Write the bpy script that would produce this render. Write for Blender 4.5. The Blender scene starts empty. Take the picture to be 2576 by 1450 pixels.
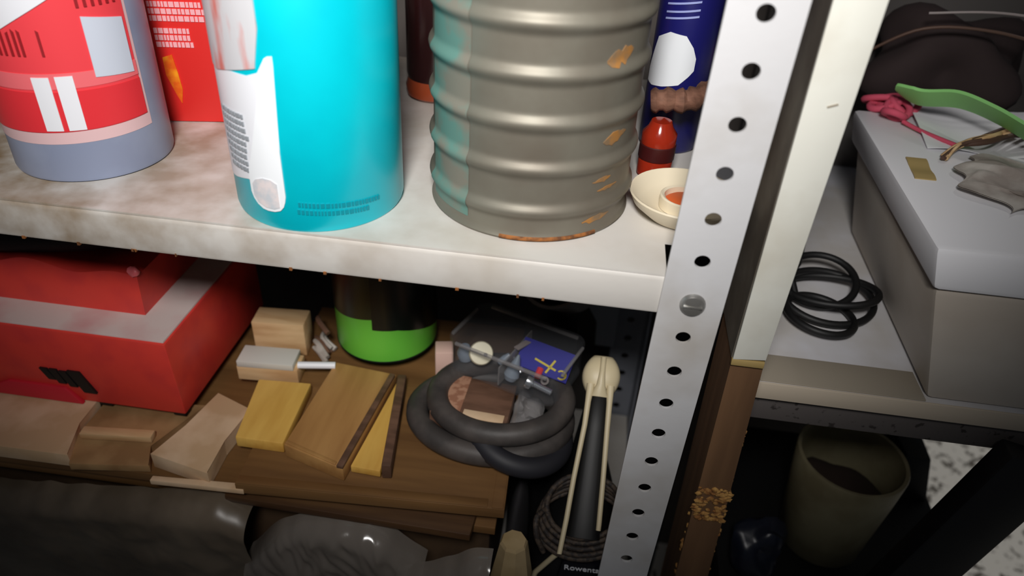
import bpy, bmesh, math, random
from mathutils import Vector, Matrix, noise
random.seed(7)
S = bpy.context.scene
COL = S.collection

# ------------------------------------------------------------------ camera
cam_d = bpy.data.cameras.new('camera')
cam = bpy.data.objects.new('camera', cam_d); COL.objects.link(cam)
right = Vector((0.98962882, 0.13439108, 0.05073301))
down = Vector((0.11767203, -0.55586553, -0.82290146))
fwd = Vector((-0.08238989, 0.82033685, -0.56591462))
M3 = Matrix((right, -down, -fwd)).transposed()
cam.matrix_world = Matrix.Translation((-0.04841, -0.33902, 0.21363)) @ M3.to_4x4()
cam_d.sensor_width = 36.0
cam_d.lens = 36.0 * 1874.0 / 2576.0
cam_d.clip_start = 0.01
cam_d.dof.use_dof = True
cam_d.dof.focus_distance = 0.47
cam_d.dof.aperture_fstop = 5.5
S.camera = cam

# ------------------------------------------------------------------ world, lamp, exposure
W = bpy.data.worlds.new('world'); S.world = W; W.use_nodes = True
W.node_tree.nodes['Background'].inputs[0].default_value = (0.80, 0.88, 1.0, 1)
W.node_tree.nodes['Background'].inputs[1].default_value = 0.035
def spot(name, loc, aim, energy, cone, blend, radius, color):
    l = bpy.data.lights.new(name, 'SPOT'); l.energy = energy; l.spot_size = math.radians(cone); l.spot_blend = blend
    l.shadow_soft_size = radius; l.color = color
    o = bpy.data.objects.new(name, l); COL.objects.link(o); o.location = loc
    o.rotation_euler = (Vector(aim)-Vector(loc)).to_track_quat('-Z', 'Y').to_euler()
spot('work_lamp', (-.07, -.46, .47), (-.14, .05, .20), 30, 73, 1.0, .07, (1.0, .97, .94))
spot('floor_fill', (1.0, 1.1, 1.6), (.75, .75, -.78), 60, 60, .6, .12, (1.0, .97, .92))  # added unseen lamp, brightens the floor beyond the desk
S.view_settings.view_transform = 'Standard'
S.view_settings.look = 'None'
S.view_settings.exposure = 0.0
S.view_settings.gamma = 1.0
S.view_settings.use_curve_mapping = False

# ------------------------------------------------------------------ materials
def lin(c):
    return tuple(((v/255)/12.92 if v/255 <= .04045 else ((v/255+.055)/1.055)**2.4) for v in c)
MATS = {}
def mat(name, c, rough=.5, metal=0, c2=None, scale=40, lo_=.4, hi=.6, bump=0, bscale=200, stretch=(1,1,1), spec=.5, trans=0, alpha=1, coat=0, detail=4):
    if name in MATS: return MATS[name]
    m = bpy.data.materials.new(name); m.use_nodes = True
    nt = m.node_tree; b = nt.nodes['Principled BSDF']
    b.inputs['Base Color'].default_value = (*lin(c), 1)
    b.inputs['Roughness'].default_value = rough
    b.inputs['Metallic'].default_value = metal
    b.inputs['Specular IOR Level'].default_value = spec
    b.inputs['Transmission Weight'].default_value = trans
    b.inputs['Coat Weight'].default_value = coat
    tc = nt.nodes.new('ShaderNodeTexCoord'); mp = nt.nodes.new('ShaderNodeMapping')
    mp.inputs['Scale'].default_value = stretch
    nt.links.new(tc.outputs['Object'], mp.inputs['Vector'])
    if c2 is not None:
        n = nt.nodes.new('ShaderNodeTexNoise'); n.inputs['Scale'].default_value = scale; n.inputs['Detail'].default_value = detail
        r = nt.nodes.new('ShaderNodeValToRGB')
        r.color_ramp.elements[0].position = lo_; r.color_ramp.elements[1].position = hi
        r.color_ramp.elements[0].color = (*lin(c), 1); r.color_ramp.elements[1].color = (*lin(c2), 1)
        nt.links.new(mp.outputs[0], n.inputs['Vector']); nt.links.new(n.outputs[0], r.inputs[0]); nt.links.new(r.outputs[0], b.inputs['Base Color'])
    if bump:
        n2 = nt.nodes.new('ShaderNodeTexNoise'); n2.inputs['Scale'].default_value = bscale; n2.inputs['Detail'].default_value = 3
        bp = nt.nodes.new('ShaderNodeBump'); bp.inputs['Strength'].default_value = bump; bp.inputs['Distance'].default_value = .001
        nt.links.new(mp.outputs[0], n2.inputs['Vector']); nt.links.new(n2.outputs[0], bp.inputs['Height']); nt.links.new(bp.outputs[0], b.inputs['Normal'])
    if alpha < 1:
        t = nt.nodes.new('ShaderNodeBsdfTransparent'); mx = nt.nodes.new('ShaderNodeMixShader')
        mx.inputs[0].default_value = alpha
        out = nt.nodes['Material Output']
        nt.links.new(t.outputs[0], mx.inputs[1]); nt.links.new(b.outputs[0], mx.inputs[2]); nt.links.new(mx.outputs[0], out.inputs[0])
    MATS[name] = m
    return m

M_shelf = mat('shelf_paint', (212,208,202), .45, c2=(188,178,164), scale=12, lo_=.50, hi=.8, bump=.15, bscale=90)
def dirty_shelf():
    nt = M_shelf.node_tree; b = nt.nodes['Principled BSDF']
    tc = nt.nodes.new('ShaderNodeTexCoord'); sp = nt.nodes.new('ShaderNodeSeparateXYZ'); nt.links.new(tc.outputs['Object'], sp.inputs[0])
    mr = nt.nodes.new('ShaderNodeMapRange'); mr.inputs[1].default_value = .34; mr.inputs[2].default_value = -.02
    nt.links.new(sp.outputs[0], mr.inputs[0])
    n = nt.nodes.new('ShaderNodeTexNoise'); n.inputs['Scale'].default_value = 34; n.inputs['Detail'].default_value = 6
    nt.links.new(tc.outputs['Object'], n.inputs['Vector'])
    n3 = nt.nodes.new('ShaderNodeMapRange'); n3.inputs[1].default_value = .36; n3.inputs[2].default_value = .66
    nt.links.new(n.outputs[0], n3.inputs[0])
    mu = nt.nodes.new('ShaderNodeMath'); mu.operation = 'MULTIPLY'; nt.links.new(mr.outputs[0], mu.inputs[0]); nt.links.new(n3.outputs[0], mu.inputs[1])
    mx = nt.nodes.new('ShaderNodeMixRGB'); mx.inputs[2].default_value = (*lin((142,118,88)), 1)
    src = b.inputs['Base Color'].links[0].from_socket
    nt.links.new(mu.outputs[0], mx.inputs[0]); nt.links.new(src, mx.inputs[1]); nt.links.new(mx.outputs[0], b.inputs['Base Color'])
dirty_shelf()
M_post = mat('upright_paint', (206,206,208), .42, c2=(178,172,164), scale=14, lo_=.5, hi=.8, bump=.12, bscale=120)
M_dark_metal = mat('dark_inside', (70,68,66), .6)
M_bolt = mat('zinc_bolt', (190,190,188), .35, .6, c2=(140,138,134), scale=90)
M_rust = mat('rust', (150,92,40), .8, c2=(96,58,30), scale=200)
M_black = mat('black_plastic', (14,14,15), .55)
M_blackmat = mat('black_cloth', (24,21,24), .85, bump=.4, bscale=300)
M_red = mat('red_painted_steel', (216,62,52), .42, c2=(194,52,52), scale=30, lo_=.45, hi=.75, bump=.08)
M_dust = mat('dusty_grey_steel', (198,180,176), .6, c2=(192,142,142), scale=22, lo_=.45, hi=.75)
M_wood_y = mat('yellow_wood', (232,188,96), .55, c2=(204,152,66), scale=60, stretch=(1,.15,1), lo_=.35, hi=.7)
M_wood_b = mat('brown_board', (190,144,86), .6, c2=(156,110,60), scale=70, stretch=(1,.12,1), lo_=.3, hi=.75)
M_wood_d = mat('dark_stick', (116,84,66), .65, c2=(88,62,46), scale=80, stretch=(.3,1,1))
M_panel = mat('stained_panel', (132,96,56), .5, c2=(98,68,38), scale=70, stretch=(.1,1,1), lo_=.3, hi=.75)
M_wood_l = mat('pale_wood', (222,188,142), .6, c2=(194,154,108), scale=80, stretch=(.15,1,1))
M_card_l = mat('pale_cardboard', (224,194,160), .8, c2=(204,170,132), scale=30)
M_card_d = mat('dark_cardboard', (172,136,92), .8, c2=(146,110,70), scale=30)
M_carton = mat('carton', (86,64,42), .85, c2=(70,50,32), scale=30)
M_white = mat('white_print', (236,238,244), .4)
M_white_t = mat('white_timber_paint', (232,232,222), .5, c2=(214,210,196), scale=20, lo_=.5, hi=.8, bump=.1, bscale=80)
M_timber = mat('bare_timber', (128,94,64), .75, c2=(96,68,44), scale=60, stretch=(1,1,.08), lo_=.3, hi=.7, bump=.3, bscale=120)
M_foam = mat('foam', (196,150,84), .85, c2=(150,100,52), scale=180, bump=.6, bscale=500)
M_grey_can = mat('grey_can', (156,166,190), .4, c2=(140,150,176), scale=15)
M_label_red = mat('label_red', (238,70,78), .4)
M_label_red2 = mat('label_deep_red', (228,52,60), .4)
M_label_pink = mat('label_pink', (240,112,118), .4)
M_label_pale = mat('label_pale', (226,190,192), .4)
M_label_grey = mat('label_greywhite', (204,212,226), .4)
M_ink = mat('dark_red_ink', (150,30,36), .5)
M_greyink = mat('grey_ink', (150,156,162), .5)
M_redbox = mat('red_carton', (220,44,40), .45)
M_flame = mat('orange_print', (240,160,30), .4, c2=(220,90,20), scale=60)
M_pinkprint = mat('pink_print', (236,170,176), .5)
M_teal = mat('turquoise_paint', (0,200,216), .32, c2=(0,192,210), scale=20)
M_tealink = mat('dark_teal_ink', (0,140,156), .5)
M_tin = mat('tin', (126,122,110), .5, .35, c2=(112,104,92), scale=30, lo_=.35, hi=.75, bump=.1, bscale=60)
M_tealstripe = mat('faded_teal_paint', (94,130,120), .6, c2=(122,116,104), scale=45, lo_=.42, hi=.60)
M_tinrust = mat('orange_rust', (164,114,56), .7, c2=(128,104,76), scale=120)
M_brownglass = mat('brown_glass', (44,22,22), .2)
M_amber = mat('amber_glass', (150,66,36), .25)
M_navy = mat('navy_plastic', (24,24,92), .3)
M_redglass = mat('red_amber_glass', (170,48,26), .15, trans=.35)
M_darkred = mat('dark_red_cap', (60,16,16), .4)
M_cream = mat('cream_plastic', (226,214,188), .38)
M_orange = mat('orange_plastic', (224,104,50), .5)
M_bark = mat('brown_bark', (126,88,70), .8, c2=(84,54,40), scale=120, stretch=(.2,1,1), bump=.5, bscale=300)
M_green = mat('lime_green', (112,206,70), .35)
M_gblack = mat('black_green_label', (16,22,18), .3)
M_olive = mat('olive_label', (38,42,26), .35)
M_rubber = mat('grey_rubber', (78,72,69), .55, c2=(60,56,54), scale=40, bump=.1, bscale=300)
M_rubber2 = mat('blue_black_rubber', (34,34,40), .6)
M_clear = mat('clear_plastic', (104,106,110), .06, alpha=.10, spec=1.0)
M_clear_rim = mat('clear_plastic_edge', (168,165,165), .10, alpha=.42, spec=.9)
M_bag = mat('clear_bag', (150,141,132), .16, alpha=.42, spec=1.0, bump=.2, bscale=90)
M_greybag = mat('grey_bag', (128,114,98), .34, c2=(100,88,74), scale=14, bump=.15, bscale=40)
M_cfacet = mat('clear_facets', (220,216,205), .12, alpha=.4, spec=.9)
M_beigecap = mat('beige_cap', (176,154,116), .4, c2=(160,138,100), scale=40)
M_screw = mat('bright_steel', (222,226,232), .22, .85)
M_ivory = mat('ivory_plug', (236,228,196), .4)
M_hole = mat('plug_hole', (80,80,76), .6)
M_bluecard = mat('blue_card', (22,24,150), .5)
M_yellow = mat('yellow_print', (230,210,70), .5)
M_greytag = mat('grey_tag', (150,140,138), .5)
M_bluegrey = mat('blue_grey_plastic', (130,142,156), .35)
M_pinkwood = mat('pink_mesh_label', (178,134,108), .7, c2=(150,104,80), scale=160, lo_=.45, hi=.55)
M_desk = mat('desk_white', (214,214,220), .45, c2=(196,192,188), scale=12)
M_edge = mat('desk_edge_cream', (206,192,172), .5)
M_strip = mat('shadow_scratch_tan', (164,154,138), .6)
M_apron = mat('speckled_apron', (94,88,86), .8, c2=(54,48,46), scale=150, lo_=.60, hi=.66)
M_boxbody = mat('white_box', (196,188,178), .55, c2=(182,172,160), scale=10)
M_boxlid = mat('lit_white_lid', (234,234,238), .45)  # whiter than the box body: strong light on the top strip put into colour
M_paper = mat('white_paper', (232,232,236), .6)
M_cloth = mat('grey_cloth', (196,190,182), .85, c2=(160,150,142), scale=40, bump=.4, bscale=120)
M_gstrap = mat('green_strap', (142,208,122), .55)
M_magenta = mat('magenta_yarn', (200,76,100), .8)
M_ochre = mat('ochre_tape', (170,146,92), .6)
M_wire = mat('brown_wire', (86,62,50), .6)
M_darkbag = mat('dark_maroon_bag', (44,32,32), .9, bump=.5, bscale=60)
M_pot = mat('old_ivory_pot', (150,142,112), .5, c2=(126,116,88), scale=20)
M_soil = mat('soil', (52,38,30), .95, bump=.6, bscale=300)
M_wall = mat('wall_plaster', (96,90,86), .9, c2=(84,78,74), scale=10)
M_floor = mat('terrazzo', (222,218,210), .5, c2=(90,84,76), scale=70, lo_=.56, hi=.62)
M_cord = mat('braided_cord', (74,62,52), .7, c2=(40,34,32), scale=260, lo_=.45, hi=.55)

# ------------------------------------------------------------------ mesh helpers
WL = {}
def finish(name, bm, m, smooth=0):
    me = bpy.data.meshes.new(name)
    bmesh.ops.recalc_face_normals(bm, faces=bm.faces[:])
    bm.to_mesh(me); bm.free()
    me.materials.append(m)
    if smooth:
        for p in me.polygons: p.use_smooth = True
        me.set_sharp_from_angle(angle=math.radians(smooth))
    return me
def thing(name, label, cat, loc, group=None, kind=None):
    o = bpy.data.objects.new(name, None); COL.objects.link(o); o.empty_display_size = .01
    o.location = loc; WL[o] = Vector(loc)
    o['label'] = label; o['category'] = cat
    if group: o['group'] = group
    if kind: o['kind'] = kind
    return o
def part(name, bm, m, parent, smooth=40, label=None):
    bmesh.ops.translate(bm, verts=bm.verts[:], vec=-WL[parent])
    o = bpy.data.objects.new(name, finish(name, bm, m, smooth)); COL.objects.link(o)
    o.parent = parent; WL[o] = WL[parent]
    if label: o['label'] = label
    return o
def solo(name, bm, m, label, cat, smooth=40, group=None, kind=None):
    xs = [v.co.x for v in bm.verts]; ys = [v.co.y for v in bm.verts]; zs = [v.co.z for v in bm.verts]
    loc = Vector(((min(xs)+max(xs))/2, (min(ys)+max(ys))/2, min(zs)))
    bmesh.ops.translate(bm, verts=bm.verts[:], vec=-loc)
    o = bpy.data.objects.new(name, finish(name, bm, m, smooth)); COL.objects.link(o)
    o.location = loc; WL[o] = loc
    if label: o['label'] = label
    if cat: o['category'] = cat
    if group: o['group'] = group
    if kind: o['kind'] = kind
    return o

def box(x0, x1, y0, y1, z0, z1, bev=0, bm=None, seg=2):
    own = bm is None
    b = bmesh.new()
    vs = [b.verts.new((x, y, z)) for x in (x0, x1) for y in (y0, y1) for z in (z0, z1)]
    for f in ((0,1,3,2),(4,6,7,5),(0,4,5,1),(2,3,7,6),(0,2,6,4),(1,5,7,3)): b.faces.new([vs[i] for i in f])
    if bev: bmesh.ops.bevel(b, geom=b.edges[:], offset=bev, segments=seg, affect='EDGES', profile=.5)
    if own: return b
    join(bm, b); return bm
def join(dst, src):
    mp = {v: dst.verts.new(v.co) for v in src.verts}
    for f in src.faces:
        try: dst.faces.new([mp[v] for v in f.verts])
        except ValueError: pass
    src.free()
def hexa(p, bev=0):
    # p: 8 points, bottom ring of 4 then top ring of 4
    b = bmesh.new(); v = [b.verts.new(q) for q in p]
    for f in ((0,3,2,1),(4,5,6,7),(0,1,5,4),(1,2,6,5),(2,3,7,6),(3,0,4,7)): b.faces.new([v[i] for i in f])
    if bev: bmesh.ops.bevel(b, geom=b.edges[:], offset=bev, segments=2, affect='EDGES', profile=.5)
    return b
def prism(poly, z0, z1, bev=0):
    b = bmesh.new()
    lo_v = [b.verts.new((x, y, z0)) for x, y in poly]; hi_v = [b.verts.new((x, y, z1)) for x, y in poly]
    n = len(poly)
    b.faces.new(lo_v[::-1]); b.faces.new(hi_v)
    for i in range(n): b.faces.new((lo_v[i], lo_v[(i+1)%n], hi_v[(i+1)%n], hi_v[i]))
    if bev: bmesh.ops.bevel(b, geom=b.edges[:], offset=bev, segments=2, affect='EDGES', profile=.5)
    return b
def lathe(prof, cx, cy, n=64, a0=None, a1=None, z0=0):
    # angle 0 faces -Y, positive towards +X; prof = [(r, z)]
    b = bmesh.new()
    full = a0 is None
    angs = [2*math.pi*i/n for i in range(n)] if full else [math.radians(a0 + (a1-a0)*i/n) for i in range(n+1)]
    rings = []
    for r, z in prof:
        if r < 1e-6:
            v = b.verts.new((cx, cy, z+z0)); rings.append([v]*len(angs))
        else:
            rings.append([b.verts.new((cx + r*math.sin(a), cy - r*math.cos(a), z+z0)) for a in angs])
    m = len(angs)
    for i in range(len(rings)-1):
        for j in range(m if full else m-1):
            k = (j+1) % m
            q = []
            for v in (rings[i][j], rings[i][k], rings[i+1][k], rings[i+1][j]):
                if v not in q: q.append(v)
            if len(q) > 2: b.faces.new(q)
    return b
def patch(cx, cy, r, cols, off=.0004, nz=1, bm=None, rfun=None):
    # a thin printed piece wrapped on a cylinder; cols = [(angle_deg, z_low, z_high)]
    own = bm is None
    b = bmesh.new(); C2 = []
    for i in range(len(cols)-1):
        a, b_ = cols[i], cols[i+1]; n = max(1, int(abs(b_[0]-a[0])/4+.999))
        for k in range(n): C2.append([a[j]+(b_[j]-a[j])*k/n for j in range(3)])
    C2.append(list(cols[-1]))
    grid = []
    for rr in (off, -.0006):
        g = []
        for th, zl, zh in C2:
            t = math.radians(th); row = []
            for k in range(nz+1):
                z = zl+(zh-zl)*k/nz; R_ = (rfun(z) if rfun else r)+rr
                row.append(b.verts.new((cx+R_*math.sin(t), cy-R_*math.cos(t), z)))
            g.append(row)
        grid.append(g)
    o, inn = grid; n = len(C2)
    for i in range(n-1):
        for k in range(nz):
            b.faces.new((o[i][k], o[i+1][k], o[i+1][k+1], o[i][k+1]))
        b.faces.new((o[i][nz], o[i+1][nz], inn[i+1][nz], inn[i][nz]))
        b.faces.new((o[i][0], inn[i][0], inn[i+1][0], o[i+1][0]))
    for i in (0, n-1):
        for k in range(nz): b.faces.new((o[i][k], o[i][k+1], inn[i][k+1], inn[i][k]))
    if own: return b
    join(bm, b); return bm
def tube(pts, r, n=10, closed=False, bm=None, caps=True):
    own = bm is None
    b = bmesh.new(); P = [Vector(p) for p in pts]; N = len(P)
    rad = r if isinstance(r, (list, tuple)) else [r]*N
    rings = []; prev = None
    for i in range(N):
        if closed: t = P[(i+1)%N]-P[i-1]
        else: t = P[min(i+1,N-1)]-P[max(i-1,0)]
        t.normalize()
        u = (prev - t*prev.dot(t)) if prev is not None else t.orthogonal()
        if u.length < 1e-6: u = t.orthogonal()
        u.normalize(); w = t.cross(u); prev = u
        rings.append([b.verts.new(P[i]+(u*math.cos(2*math.pi*k/n)+w*math.sin(2*math.pi*k/n))*rad[i]) for k in range(n)])
    for i in range(N if closed else N-1):
        A, B = rings[i], rings[(i+1)%N]
        sh = 0
        if closed and i == N-1:
            sh = min(range(n), key=lambda s: (A[0].co-B[s].co).length)
        for k in range(n): b.faces.new((A[k], A[(k+1)%n], B[(k+1+sh)%n], B[(k+sh)%n]))
    if not closed and caps: b.faces.new(rings[0][::-1]); b.faces.new(rings[-1])
    if own: return b
    join(bm, b); return bm
def spline(pts, k=6, closed=False):
    P = [Vector(p) for p in pts]; n = len(P); out = []
    rng = range(n if closed else n-1)
    for i in rng:
        if closed: p0, p1, p2, p3 = P[i-1], P[i], P[(i+1)%n], P[(i+2)%n]
        else: p0, p1, p2, p3 = P[max(i-1,0)], P[i], P[i+1], P[min(i+2,n-1)]
        for j in range(k):
            t = j/k
            out.append(.5*((2*p1)+(p2-p0)*t+(2*p0-5*p1+4*p2-p3)*t*t+(3*p1-p0-3*p2+p3)*t**3))
    if not closed: out.append(P[-1])
    return out
def rotz(bm, ang, c):
    bmesh.ops.rotate(bm, verts=bm.verts[:], cent=c, matrix=Matrix.Rotation(math.radians(ang), 3, 'Z')); return bm
def grid_surface(f, nu, nv, th=.0006):
    b = bmesh.new()
    top = [[b.verts.new(f(i/nu, j/nv)) for j in range(nv+1)] for i in range(nu+1)]
    for i in range(nu):
        for j in range(nv): b.faces.new((top[i][j], top[i+1][j], top[i+1][j+1], top[i][j+1]))
    if th:
        bmesh.ops.recalc_face_normals(b, faces=b.faces[:])
        bmesh.ops.solidify(b, geom=b.faces[:], thickness=th)
    return b
def blob(c, rad, n=3, jitter=.15, seed=1, zmin=None):
    r = random.Random(seed); b = bmesh.new()
    bmesh.ops.create_icosphere(b, subdivisions=n, radius=1)
    ph = [(Vector((r.uniform(-1,1), r.uniform(-1,1), r.uniform(-1,1))).normalized(), r.uniform(2,6), r.uniform(0,6)) for _ in range(7)]
    for v in b.verts:
        d = v.co.normalized(); s = 1+jitter*sum(math.sin(k*d.dot(a)+p) for a, k, p in ph)/3
        v.co = Vector((c[0]+d.x*rad[0]*s, c[1]+d.y*rad[1]*s, c[2]+d.z*rad[2]*s))
        if zmin is not None and v.co.z < zmin: v.co.z = zmin
    return b

# ================================================================== SETTING
solo('floor', box(-1.6, 1.8, -1.2, 2.0, -.80, -.78), M_floor, None, None, 0, kind='structure')
solo('wall_back', box(-1.6, .40, .44, .50, -.78, 1.0), M_wall, None, None, 0, kind='structure')

# ================================================================== SHELVING UNIT
unit = thing('metal_shelving_unit', 'white painted steel shelving rack with perforated angle uprights', 'shelving', (-.4, .16, -.78))
def holed_strip(x0, x1, zc0, pitch, n, rx, rz, y0, y1, xh):
    b = bmesh.new(); K = 24
    cr = [math.atan2(sz*pitch/2, ex-xh) % (2*math.pi) for ex in (x0, x1) for sz in (-1, 1)]
    ANG = sorted([2*math.pi*(k+.5)/20 for k in range(20)]+cr)
    def ring(y, zc):
        o, i = [], []
        hx0, hx1, hz = x0-xh, x1-xh, pitch/2
        for k in range(K):
            a = ANG[k]; c, s = math.cos(a), math.sin(a)
            t = min((hx1 if c > 0 else -hx0)/abs(c) if abs(c) > 1e-6 else 9, hz/abs(s) if abs(s) > 1e-6 else 9)
            o.append(b.verts.new((xh+c*t, y, zc+s*t))); i.append(b.verts.new((xh+rx*c, y, zc+rz*s)))
        return o, i
    for q in range(n):
        zc = zc0-q*pitch
        of, jf = ring(y0, zc); ob, jb = ring(y1, zc)
        for k in range(K):
            l = (k+1) % K
            b.faces.new((of[k], of[l], jf[l], jf[k])); b.faces.new((ob[k], jb[k], jb[l], ob[l]))
            b.faces.new((jf[k], jf[l], jb[l], jb[k]))
            if abs(of[k].co.x-of[l].co.x) < 1e-6: b.faces.new((of[k], ob[k], ob[l], of[l]))
    bmesh.ops.remove_doubles(b, verts=b.verts[:], dist=1e-5)
    return b
def upright(y, xo, lean, flange, face=1):
    b = holed_strip(-.0005+xo, .0335+xo, .137+.025*8, .025, 44, .0042, .0040, y-.0018*face, y, .0165+xo)
    join(b, box(.0317+xo, .0335+xo, min(y, y+flange), max(y, y+flange), -.7755, .349))
    bmesh.ops.rotate(b, verts=b.verts[:], cent=(xo, y, 0), matrix=Matrix.Rotation(math.radians(lean), 3, 'Y'))
    return b
up1 = part('upright', upright(-.0006, -.001, 1.1, .032), M_post, unit, 30, 'perforated white front upright')
bm = lathe([(0,.0030),(.0022,.0029),(.0058,.0022),(.0068,.0010),(.0070,0)], 0, 0, 24)
join(bm, box(-.0050, .0050, -.0005, .0005, .0022, .0034))
bmesh.ops.rotate(bm, verts=bm.verts[:], cent=(0,0,0), matrix=Matrix.Rotation(math.radians(90), 3, 'X'))
bmesh.ops.translate(bm, verts=bm.verts[:], vec=(.0157, -.0024, -.0155))
part('bolt', bm, M_bolt, up1, 30, 'flat zinc bolt head')
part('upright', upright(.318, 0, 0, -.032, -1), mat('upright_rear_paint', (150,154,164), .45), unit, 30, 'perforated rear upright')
# gusset plate on the rear upright
bm = bmesh.new()
pl = [(-.034,-.200),(.002,-.200),(.002,-.300),(-.018,-.300),(-.020,-.268),(-.030,-.250)]
f1 = [bm.verts.new((x, .3145, z)) for x, z in pl]; f2 = [bm.verts.new((x, .3160, z)) for x, z in pl]
bm.faces.new(f1); bm.faces.new(f2[::-1])
for i in range(len(pl)): bm.faces.new((f1[i], f1[(i+1)%6], f2[(i+1)%6], f2[i]))
part('gusset_plate', bm, mat('gusset_paint', (176,182,192), .4), unit, 0)
# upper shelf: folded sheet with front lip
def shelf(z, name, y0=0):
    b = prism([(-1.1, y0+.0), (-.0005, y0+.0), (-.0005, .034), (.031, .034), (.031, .315), (-1.1, .315)], z-.0012, z)
    lp = bmesh.new()
    prof = [(.004,0),(.0018,-.0005),(.0004,-.0020),(0,-.004),(0,-.0235),(.0006,-.0250),(.002,-.0256),(.014,-.0256),(.014,-.0244),(.003,-.0240),(.0016,-.0225),(.0016,-.004),(.004,-.0014)]
    A = [lp.verts.new((-1.1, y0-.0004+y, z+q)) for y, q in prof]; B = [lp.verts.new((.0005, y0-.0004+y, z+q)) for y, q in prof]
    n = len(prof)
    for i in range(n): lp.faces.new((A[i], B[i], B[(i+1)%n], A[(i+1)%n]))
    lp.faces.new(A[::-1]); lp.faces.new(B)
    join(b, lp)
    join(b, box(-1.1, .031, .3140, .3150, z-.025, z-.001))
    return b
sh = part('shelf', shelf(0, 's'), M_shelf, unit, 40, 'white shelf with folded front lip')
# rust specks along the lower edge of the lip
r = random.Random(3)
bm = bmesh.new()
for i in range(12):
    x = -.40+.40*r.random(); w = .0004+.0009*r.random()
    box(x, x+w*1.6, -.0007, .001, -.0260, -.0248+r.random()*.001, bm=bm)
part('rust_specks', bm, M_rust, sh, 0)['kind'] = 'stuff'
part('shelf', shelf(-.40, 's', .03), M_shelf, unit, 40, 'lower shelf under the clutter')

# ================================================================== TIMBER POST
tp = thing('timber_post', 'tall square timber post beside the perforated upright, white above and bare brown below', 'post', (.063, .04, -.78))
bm = hexa([(.0620,.0212,-.7795),(.0960,.0212,-.7795),(.0960,.070,-.7795),(.0620,.070,-.7795),(.0503,.0212,-.0660),(.0693,.0212,-.0660),(.0693,.070,-.0660),(.0503,.070,-.0660)])
join(bm, box(.0507, .0688, .0212, .070, -.0658, .36))
part('bare_timber', bm, M_timber, tp)
bm = hexa([(.0500,.0185,-.0655),(.0690,.0185,-.0635),(.0690,.0212,-.0635),(.0500,.0212,-.0655),
           (.0490,.0185,.36),(.0765,.0185,.36),(.0765,.0212,.36),(.0490,.0212,.36)], .0005)
part('white_facing', bm, M_white_t, tp, 30, 'white painted upper length')
part('grey_side', box(.0496, .0507, .0213, .0698, -.066, .36), mat('grey_side_shade', (112,106,96), .7, c2=(88,80,70), scale=20), tp, 0)  # grey colour stands for light and shade on the timber's upper side
part('raw_edge', box(.0497, .0690, .0186, .0212, -.0700, -.0655, .0004), M_ochre, tp, 30)
# foam crust lump band and crumbs
bm = bmesh.new(); r = random.Random(5)
for i in range(150):
    z = -.181-.032*r.random(); x = .0523+.0225*r.random()
    if .0575 < x < .068 and -.206 < z < -.188 and r.random() < .75: continue
    s = .0008+.0014*r.random()
    join(bm, blob((x, .0210, z), (s*1.3, s*.8, s), 1, .3, i))
for i in range(46):
    z = -.12-.22*r.random(); s = .0007+.0010*r.random()
    join(bm, blob((.0693-(z+.066)*.0374, .022+.004*r.random(), z), (s, s, s*1.5), 1, .3, i))
for i in range(14):
    z = -.205-.09*r.random(); s = .0008+.0012*r.random()
    join(bm, blob((.0503-(z+.066)*.0164, .023+.004*r.random(), z), (s, s, s*1.5), 1, .3, i))
part('foam_crust', bm, M_foam, tp, 60, 'crusty yellow hardened foam')['kind'] = 'stuff'
bm = box(.0600, .0650, .0180, .0190, .0925, .0933); bmesh.ops.rotate(bm, verts=bm.verts[:], cent=(.0625,.0185,.093), matrix=Matrix.Rotation(math.radians(-22), 3, 'Y'))
part('scratch', bm, M_strip, tp, 0)

# ================================================================== UPPER SHELF THINGS
# --- grey can with red label
cx, cy, R_ = -.3637, .0698, .0461
t = thing('label_can', 'grey-blue can with a wraparound red label at the left end of the shelf', 'can', (cx, cy, 0))
part('can_body', lathe([(0,.0015),(R_-.004,.0015),(R_-.0025,0),(R_-.0006,.0010),(R_,.0030),(R_,.150),(R_-.001,.153),(R_-.004,.153),(R_-.006,.150),(0,.150)], cx, cy, 72), M_grey_can, t)
bt = part('label', patch(cx, cy, R_, [(-150,.0215,.146),(83.5,.0265,.146)], .0002), M_label_pale, t, 40, 'red wraparound label')
part('red_field', patch(cx, cy, R_, [(-148,.028,.145),(80.5,.034,.145)], .0005), M_label_red, bt)
part('deep_red_band', patch(cx, cy, R_, [(-148,.028,.056),(80.5,.0345,.056)], .0008), M_label_red2, bt)
part('pink_band', patch(cx, cy, R_, [(-148,.0565,.0660),(80.5,.0580,.0665)], .0008), M_label_pink, bt)
part('white_bar', patch(cx, cy, R_, [(9.5,.0335,.0645),(20.5,.0335,.0645)], .0012), M_white, bt)
part('white_bar', patch(cx, cy, R_, [(24.0,.0335,.0648),(35.0,.0335,.0648)], .0012), M_white, bt)
part('grey_square', patch(cx, cy, R_, [(49.0,.0625,.0955),(77.0,.0605,.0915)], .0012), M_label_grey, bt)
part('white_corner', patch(cx, cy, R_, [(-60,.062,.145),(-1.6,.0895,.145),(34,.106,.145)], .0012), M_white, bt)
bm = bmesh.new(); r = random.Random(2)
for a in (-10,-6.5,-2.5,2,6,9.5,21,): patch(cx, cy, R_, [(a,.076,.088+.003*r.random()),(a+1.6,.076,.089)], .0011, bm=bm)
for a in (48,53,58,63,68,73): patch(cx, cy, R_, [(a,.100,.112),(a+1.8,.100,.112)], .0011, bm=bm)
part('dark_lettering', bm, M_ink, bt)['kind'] = 'stuff'

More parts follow.
